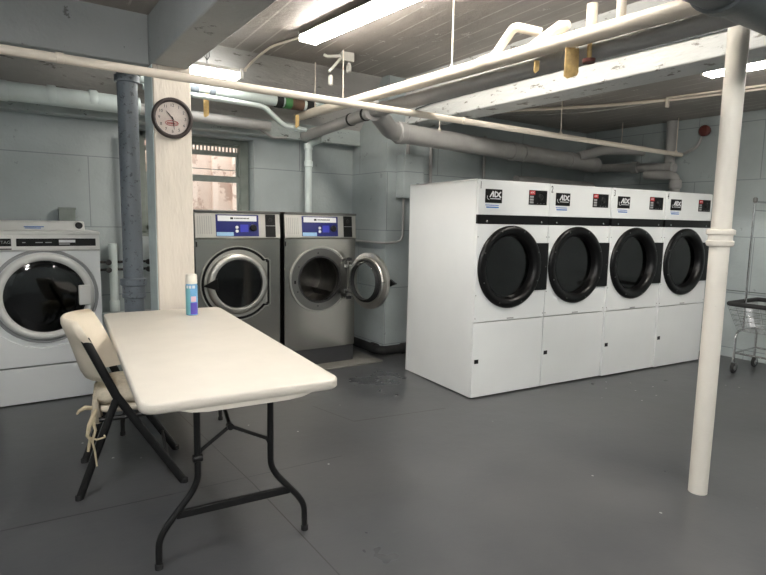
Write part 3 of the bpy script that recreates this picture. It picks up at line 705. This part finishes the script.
        MB().lathe([(.198, .0), (.19, .05), (.176, .085), (.15, .10), (.08, .105), (.004, .106)], (ox, 0, 0), 'y', 48, cap=True).build('door_glass', 'glassc', dd, smooth=60)
        MB().prism([(ox-.24, .035), (ox-.315, 0), (ox-.24, -.035), (ox-.2, 0)], -.062, -.034).build('door_handle', 'black', dd, bevel=.005)
        MB().tube([(ox-.235, .012, .012), (ox-.235, .038, .012), (ox-.25, .045, .012)], .006, 8).build('latch', 'chrome', dd)
        MB().box(ox+.225, .0, -.012, .010, -.13, .13).build('hinge_arm', 'steell', dd, bevel=.004)
    return t
t = steel_washer('stainless steel washer with its round door closed, next to the clock column', False); t.location = (1.305, 4.59, .018)
t = steel_washer('stainless steel washer with its round door swung open', True); t.location = (2.085, 4.59, .018)
for ch in [o for o in bpy.data.objects if o.name.startswith('front_load_washer')]:
    ch.scale = (1, 1, .9875)

# ------------------------------------------------------------------ white washer
t = thing('front_load_washer', 'white enamel front-load washer with a large black round door', 'washing machine', (-.058, 4.70, 0))
W = .682; cx, cz = .318, .785
MB().box(0, W, .005, .62, .006, .27).build('pedestal', 'white', t, bevel=.006)
MB().box(.03, W-.03, .05, .58, 0, .02).build('foot_rail', 'rubber', t)
b = MB(); b.box(0, W, .03, .62, .275, 1.235); b.build('cabinet', 'white', t, bevel=.008)
MB().box(-.003, W+.004, -.004, .63, 1.232, 1.255).build('top', 'whitep', t, bevel=.006)
# lower panel with curved upper edge
lp = [(.0, .28), (W, .28), (W, .45)] + [(cx + .40*math.cos(R(a)), cz+.02 + .40*math.sin(R(a))) for a in range(-35, -146, -10)] + [(0, .45)]
MB().prism(lp, .004, .032).build('lower_panel', 'white', t, bevel=.004)
fp = MB(); fp.plate_hole(0, W, .44, 1.115, cx, cz, .25, .012, .034, 64); fp.build('front_panel', 'white', t, smooth=30)
MB().lathe([(.345, .012), (.340, .004), (.325, .006), (.318, .016)], (cx, 0, cz), 'y', 64, cap=False).build('door_surround_shade', 'greyl', t, smooth=60)  # shading of the recess round the door, coloured in as a grey ring
cp = MB().prism([(.0, 1.115), (-.012, 1.125), (-.004, 1.232), (.03, 1.232), (.03, 1.115)], 0, W, axis='x').build('control_panel', 'whitep', t)
MB().box(.155, .655, -.014, -.006, 1.150, 1.205).build('display_strip', 'black', cp, bevel=.004)
MB().box(.415, .520, -.0155, -.013, 1.176, 1.196).build('strip_label', 'label', cp); MB().box(.415, .485, -.0155, -.013, 1.160, 1.171).build('strip_label', 'greyl', cp)
for x, w_ in ((.19, .02), (.27, .045), (.33, .04)): MB().box(x, x+w_, -.0148, -.013, 1.174, 1.180).build('strip_mark', 'greyl', cp)
dwr = MB().box(.004, .135, -.014, .01, 1.120, 1.226).build('dispenser_drawer', 'whitep', t, bevel=.004)
MB().box(-.0, .125, -.019, -.013, 1.152, 1.205).build('drawer_badge', 'black', dwr, bevel=.002)
text('MAYTAG', .030, 'badge_lettering', 'greyl', dwr, (.062, -.0195, 1.178), ext=.0005)
MB().box(.012, .126, -.02, -.012, 1.128, 1.136).build('drawer_grip', 'blackm', dwr)
dr = MB().lathe([(.258, -.006), (.268, -.030), (.290, -.040), (.308, -.030), (.316, .0), (.316, .012)], (cx, 0, cz), 'y', 72, cap=False).build('door', 'whitep', t, smooth=60)
MB().lathe([(.262, -.012), (.24, -.020), (.18, -.024), (.1, -.026), (.004, -.027)], (cx, 0, cz), 'y', 64, cap=True).build('door_glass', 'glassd', dr, smooth=60)
MB().lathe([(.25, .02), (.25, .10), (.27, .12), (.27, .5), (.01, .52)], (cx, 0, cz), 'y', 48, cap=False).build('drum', 'drum', t, smooth=40)
MB().lathe([(.262, -.01), (.215, -.006), (.20, .05), (.215, .10)], (cx, 0, cz), 'y', 48, cap=False).build('door_boot', 'rubber', t, smooth=60)
MB().box(cx+.205, cx+.288, -.062, -.030, .715, .862).build('door_handle', 'whitep', dr, bevel=.008)
cs = MB().prism([(.30, 1.255), (.33, 1.318), (.36, 1.328), (.50, 1.328), (.50, 1.255)], .0, W-.06, axis='x').build('rear_console', 'whitep', t, bevel=.006)
MB().lathe([(.026, 0), (.026, -.02), (.018, -.026), (.004, -.026)], (W-.10, .325, 1.295), 'y', 20).build('console_knob', 'blackm', cs)
for k in range(2): MB().box(.215+k*.005, .345-k*.02, .306, .312, 1.280-k*.010, 1.286-k*.010, T=Matrix.Translation((0, .001, 0))).build('console_lettering', 'bluet', cs)

# ------------------------------------------------------------------ folding table
t = thing('folding_table', 'long folding table with a cream plastic top and dark wishbone legs', 'table', (.822, 2.926, 0), TH)
TYC = .035
def rrect(hx, hy, r, n=8):
    pts = []
    for sx, sy, a0 in ((1, 1, 0), (-1, 1, 90), (-1, -1, 180), (1, -1, 270)):
        for k in range(n+1):
            a = R(a0+90*k/n); pts.append((sx*(hx-r)+r*math.cos(a), sy*(hy-r)+r*math.sin(a)))
    return pts
HX, HY = .376, 1.033
m = MB(); rings = []
for off, z in ((.07, .722), (.04, .705), (.006, .700), (.0, .706), (.0, .732), (.003, .738), (.009, .740)):
    rings.append([Vector((p[0], p[1]+TYC, z)) for p in rrect(HX-off, HY-off, .062-min(off, .04))])
m.loft(rings)
m.build('tabletop', 'table', t, smooth=60)
for s in (-1, 1):      # drooping lip at the ends
    ap = [(-.30, .712), (-.26, .705), (-.21, .690), (-.15, .684), (.15, .684), (.21, .690), (.26, .705), (.30, .712)]
    y0 = s*(HY-.004)+TYC; MB().prism(ap, min(y0, y0-s*.02), max(y0, y0-s*.02)).build('apron', 'table', t, smooth=60)
for s in (-1, 1):
    MB().box(s*(HX-.012)-.009, s*(HX-.012)+.009, -.7, .7, .690, .712).build('apron', 'table', t, bevel=.004)
for s in (-1, 1):
    y = .775*s
    for sx in (-1, 1):
        MB().tube([(sx*.15, y, .705), (sx*.15, y, .335), (sx*.175, y, .285), (sx*.275, y, .165), (sx*.303, y, .115), (sx*.305, y, .0)], .0135, 14, fillet=.03).build('leg', 'blackm', t, smooth=60)
        MB().lathe([(.016, 0), (.016, .02), (.0135, .022)], (sx*.305, y, 0), n=14).build('foot_cap', 'rubber', t)
    MB().box(-.235, .235, y-.009, y+.009, .19, .222).build('crossbar', 'blackm', t, bevel=.003)
    br = MB(); br.tube([(-.15, y, .43), (-.135, y, .455), (-.02, y, .535)], .008, 10); br.tube([(.15, y, .42), (.135, y, .455), (-.02, y, .535)], .008, 10); br.build('brace', 'blackm', t)
    MB().tube([(-.02, y-.0, .535), (-.0, y-s*.42, .69)], .008, 10).build('brace_link', 'blackm', t)
    MB().lathe([(.014, -.014), (.014, .014)], (-.02, y, .535), 'y', 14).build('brace_joint', 'blackm', t)
    MB().lathe([(.016, -.018), (.018, 0), (.016, .018)], (-.15, y, .425), 'x', 12).build('lock_ring', 'blackm', t)
    MB().box(-.2, .2, y-.02, y+.02, .69, .706).build('leg_bracket', 'blackm', t)

# spray can
t = thing('spray_can', 'blue and teal aerosol can with a cream cap on the table', 'spray can', (1.022, 3.70, .74)); t.scale = (1.1, 1.1, 1)
MB().lathe([(.030, 0), (.034, .003), (.034, .195), (.030, .205), (.03, .207)], n=32).build('can_body', 'canb', t, smooth=40)
MB().lathe([(.030, .205), (.0335, .207), (.0325, .262), (.028, .268), (.004, .269)], n=32).build('cap', 'cap', t, smooth=40)
def wrap(name, mat, a0, a1, z0, z1, r=.0345):
    m = MB(); n = 10; ring0 = [(r*math.cos(R(a0+(a1-a0)*k/n)), r*math.sin(R(a0+(a1-a0)*k/n))) for k in range(n+1)]
    ring1 = [(x*.98, y*.98) for x, y in ring0][::-1]
    m.prism(ring0+ring1, z0, z1, axis='z'); return m.build(name, mat, t)
wrap('teal_label', 'cant', -200, -120, .006, .195); wrap('purple_label', 'canp', -118, -40, .008, .085); wrap('pink_label', 'pink', -112, -60, .09, .125)
wrap('white_lettering', 'label', -160, -138, .178, .196, .0348); wrap('white_lettering', 'label', -130, -108, .178, .196, .0348); wrap('white_lettering', 'label', -98, -70, .178, .196, .0348)

# ------------------------------------------------------------------ folding chair
CA = R(-9.17)
t = thing('folding_chair', 'cream plastic folding chair with black frame at the table side', 'chair', (.256, 2.949, 0), CA)
CW = .462
for s, y in ((0, 0.0), (1, CW)):
    MB().tube([(.487, y, 0), (.18, y+.004-.008*s, .50), (.055, y+.006-.012*s, .79)], .0205, 14, sx=.5).build('front_leg', 'blackm', t, smooth=60)
    MB().tube([(0, y, 0), (.175, y+.004, .47), (.195, y+.004, .49)], .019, 14, sx=.5).build('rear_leg', 'blackm', t, smooth=60)
    MB().tube([(.10, y+.012, .385), (.27, y+.012, .39), (.53, y+.012, .405)], .012, 10).build('seat_rail', 'blackm', t, smooth=60)
    for x in (.487, 0): MB().lathe([(.017, 0), (.017, .022), (.0145, .024)], (x, y, 0), n=12).build('foot_cap', 'rubber', t)
MB().cyl((.135, 0, .36), (.135, CW, .36), .009, 10).build('rear_crossbar', 'blackm', t)
MB().cyl((.41, 0, .125), (.41, CW, .125), .009, 10).build('front_crossbar', 'blackm', t)
# seat
m = MB(); rings = []
for off, z in ((.03, .405), (.005, .410), (0, .422), (.004, .434), (.02, .440)):
    rings.append([Vector((.335+p[0], CW/2+p[1], z)) for p in rrect(.235-off, .205-off, .06)])
m.loft(rings); m.build('seat', 'chair', t, smooth=60)
# backrest: curved plastic panel wrapping the posts
m = MB(); rings = []
NB = 25; zs = [.555, .565, .60, .70, .758, .80, .862, .888, .897]
def prof(u, z, th):
    xpost = .055 + (.79-z)*(.125/.29)
    f = min(1, max(0, (z-.76)/.03))
    hw = (CW/2-.012)*(1-f) + (CW/2+.018)*f
    hw *= {.555: .84, .565: .93}.get(z, 1) if z < .8 else {.80: 1, .862: .95, .888: .86, .897: .76}[z]
    if u > 0 and z > .65: hw = CW/2+.018 if z < .8 else hw
    bow = (.118 - .050*(z-.555)/.34)*(1-abs(u)**2.4)
    return Vector((xpost - bow + .010 + th + .034*max(0, u)**3, CW/2 + u*hw, z - .022*max(0, (z-.76))/.137))
for z in zs:
    e = .004 if z in (.555, .897) else .013 if z in (.565, .888) else .02
    us = [-1+2*k/NB for k in range(NB+1)]
    rings.append([prof(u, z, -e) for u in us] + [prof(u, z, e*.6) for u in us[::-1]])
m.loft(rings); m.build('backrest', 'chair', t, smooth=70)
# cushion: own thing
q = thing('seat_cushion', 'worn cream cloth cushion tied onto the folding chair seat', 'cushion', (.256, 2.949, .0), CA)
m = MB(); rings = []
for off, z in ((.05, .442), (.012, .452), (0, .480), (.012, .508), (.05, .525), (.10, .53)):
    rings.append([Vector((.285+p[0]+.004*math.sin(9*p[1]*7), CW/2+p[1], z+.004*math.sin(p[0]*40)*math.cos(p[1]*33))) for p in rrect(.20-off, .20-off, .06)])
m.loft(rings); m.build('cushion_body', 'cush', q, smooth=70)
m = MB(); m.loft([[Vector((.075+.012*math.sin(k*1.3)*w_, .03+.33*k/16, z)) for k in range(17)] + [Vector((.095+.012*math.sin(k*1.3)*w_, .03+.33*k/16, z)) for k in range(16, -1, -1)] for z, w_ in ((.36, 1.6), (.40, 1.2), (.45, .6), (.485, .2))])
m.build('ruffle', 'cush', q, smooth=70)
MB().tube([(.09, -.01, .45), (.075, -.03, .40), (.085, -.03, .35), (.07, -.035, .30), (.078, -.03, .25), (.085, -.03, .17)], [.008, .009, .007, .006, .005, .004], 8).build('tie', 'cord', q, smooth=70)
MB().tube([(.085, -.02, .44), (.06, -.035, .38), (.05, -.03, .33), (.06, -.03, .31), (.055, -.03, .28), (.05, -.03, .25)], [.010, .011, .009, .007, .008, .006], 8).build('tie', 'cord', q, smooth=70)
MB().tube([(.07, -.005, .455), (.045, -.02, .465), (.02, -.03, .455), (.01, -.03, .44)], [.01, .012, .008, .004], 8).build('tie', 'cord', q, smooth=70)
MB().tube([(.05, -.03, .32), (.09, -.035, .305), (.125, -.03, .31), (.12, .0, .31)], .005, 8).build('tie', 'cord', q, smooth=70)

# ------------------------------------------------------------------ clock
t = thing('wall_clock', 'round wall clock with a dark rim on the cream column', 'clock', (1.012, 4.048, 2.04))
MB().lathe([(.128, 0), (.136, -.012), (.134, -.030), (.124, -.038), (.112, -.034), (.108, -.018), (.108, -.008)], n=64, axis='y', cap=False).build('rim', 'rim', t, smooth=60)
MB().lathe([(.13, -.0), (.13, -.008), (.11, -.012), (.004, -.012)], n=48, axis='y').build('dial', 'dial', t, smooth=40)
for h in range(1, 13):
    a = R(90-30*h); text(str(h), .028, 'numeral', 'blackm', t, (.086*math.cos(a), -.0130, .086*math.sin(a)), ext=.0004)
def hand(ang, L, w, name):
    a = R(90-ang); T_ = Matrix.Rotation(-a, 4, 'Y')
    MB().prism([(-.012, -w*.6), (L*.6, -w), (L, -w*.3), (L, w*.3), (L*.6, w), (-.012, w*.6)], -.019, -.0165, T=T_).build(name, 'black', t)
hand(318, .062, .0032, 'hour_hand'); hand(172, .075, .0022, 'minute_hand')
MB().lathe([(.005, -.012), (.005, -.020), (.001, -.021)], n=12, axis='y').build('pivot', 'black', t)
ov = [Vector((-.004+.042*math.cos(R(a)), -.0132, -.032+.017*math.sin(R(a)))) for a in range(0, 360, 12)]
MB().tube(ov, .0022, 6, closed=True).build('logo_ring', 'redl', t)
lg = MB()
for k in range(4): lg.box(-.034+k*.013, -.025+k*.013, -.0136, -.0125, -.039, -.027)
lg.build('logo_mark', 'redl', t)
text('Q', .022, 'logo_letter', 'redl', t, (.028, -.0135, -.034), ext=.0004)
MB().lathe([(.109, -.031), (.06, -.033), (.004, -.034)], n=40, axis='y').build('clock_glass', 'glassc', t, smooth=60)

# ------------------------------------------------------------------ wire cart
t = thing('laundry_cart', 'wire laundry cart with a hanging pole beside the right wall', 'laundry cart', (5.60, 1.55, 0), 0)
L, Wd = .62, .90
b = MB(); z0, z1 = .42, .66
top = [(0, 0), (L, 0), (L, Wd), (0, Wd)]; bot = [(.06, .08), (L-.06, .08), (L-.06, Wd-.08), (.06, Wd-.08)]
def lerp2(a, c, f): return (a[0]+(c[0]-a[0])*f, a[1]+(c[1]-a[1])*f)
for i in range(4):
    a, c, a2, c2 = top[i], top[(i+1) % 4], bot[i], bot[(i+1) % 4]
    n = 22 if i % 2 == 0 else 13
    for k in range(n):
        p, q_ = lerp2(a, c, k/n), lerp2(a2, c2, k/n); b.tube([(p[0], p[1], z1), (q_[0], q_[1], z0)], .0016, 5)
for lv in range(6):
    f_ = lv/5; pts = [lerp2(bot[i], top[i], f_) for i in range(4)]
    for i in range(4): b.tube([(pts[i][0], pts[i][1], z0+(z1-z0)*f_), (pts[(i+1) % 4][0], pts[(i+1) % 4][1], z0+(z1-z0)*f_)], .0018, 5)
for k in range(1, 18): x = .06+(L-.12)*k/18; b.tube([(x, .08, z0), (x, Wd-.08, z0)], .0016, 5)
b.build('wire_basket', 'chrome', t)
MB().tube([(0, 0, z1+.01), (L, 0, z1+.01), (L, Wd, z1+.01), (0, Wd, z1+.01), (0, 0, z1+.01)], .021, 12, fillet=.05).build('bumper', 'rubber', t, smooth=60)
fr = MB()
for y in (.12, Wd-.06):
    fr.tube([(.09, y, .11), (.09, y, .37), (.15, y, .405), (L-.15, y, .405), (L-.09, y, .37), (L-.09, y, .11)], .011, 10, fillet=.05)
    fr.tube([(.09, y, .20), (L-.09, y, .20)], .009, 8)
for x in (.09, L-.09): fr.tube([(x, .12, .20), (x, Wd-.06, .20)], .009, 8)
fr.build('frame', 'chrome', t, smooth=60)
for x in (.09, L-.09):
    for y in (.12, Wd-.06):
        w_ = MB().lathe([(.012, -.012), (.048, -.013), (.055, -.006), (.055, .006), (.048, .013), (.012, .012)], (x+.015, y, .055), 'y', 24).build('caster', 'rubber', t, smooth=50)
        MB().lathe([(.004, -.0145), (.026, -.014), (.026, .014), (.004, .0145)], (x+.015, y, .055), 'y', 20).build('wheel_disc', 'greyl', w_)
        fk = MB(); fk.box(x-.005, x+.03, y-.021, y-.016, .04, .10); fk.box(x-.005, x+.03, y+.016, y+.021, .04, .10); fk.box(x-.01, x+.03, y-.021, y+.021, .098, .108); fk.build('caster_fork', 'chrome', w_, bevel=.002)
MB().tube([(.25, Wd-.05, .42), (.25, Wd-.05, 1.63)], .010, 12).build('upright', 'chrome', t, smooth=60)
MB().tube([(.25, Wd-.05, 1.62), (L-.02, Wd-.05, 1.62)], .010, 12).build('hanging_bar', 'chrome', t, smooth=60)
MB().tube([(.25, Wd-.05, 1.54), (L-.02, Wd-.05, 1.54)], .006, 10).build('brace_bar', 'chrome', t, smooth=60)
MB().lathe([(.012, 1.61), (.02, 1.62), (.02, 1.65), (.012, 1.66)], (.25, Wd-.05, 0), n=12).build('pole_cap', 'steeld', t)
pipe('wire', 'thin wire stretched along the right wall just above the cart rim', [(6.38, 2.95, .715), (6.38, .6, .72)], .003, 'iron', cat='wire', n=6)

# ------------------------------------------------------------------ world, camera
wd = bpy.data.worlds.new('sky'); S.world = wd; wd.use_nodes = True
bg = wd.node_tree.nodes['Background']; bg.inputs[0].default_value = lin((255, 250, 244)); bg.inputs[1].default_value = 1.1
cd = bpy.data.cameras.new('camera'); co = bpy.data.objects.new('camera', cd); COL.objects.link(co)
Rx, Ux, Fx = cam_axes()
mt = Matrix((Rx, Ux, -Fx)).transposed().to_4x4(); mt.translation = Vector((0, 0, 1.376)); co.matrix_world = mt
cd.sensor_width = 36; cd.sensor_fit = 'HORIZONTAL'; cd.lens = CAMP[0]/766*36; cd.clip_start = .05
S.camera = co
S.view_settings.view_transform = 'Standard'; S.view_settings.look = 'None'; S.view_settings.gamma = 1; S.view_settings.exposure = 2.05
S.view_settings.use_curve_mapping = False
try:
    S.cycles.use_denoising = True
    S.cycles.max_bounces = 8; S.cycles.transparent_max_bounces = 10
    S.cycles.sample_clamp_indirect = 6
except Exception: pass
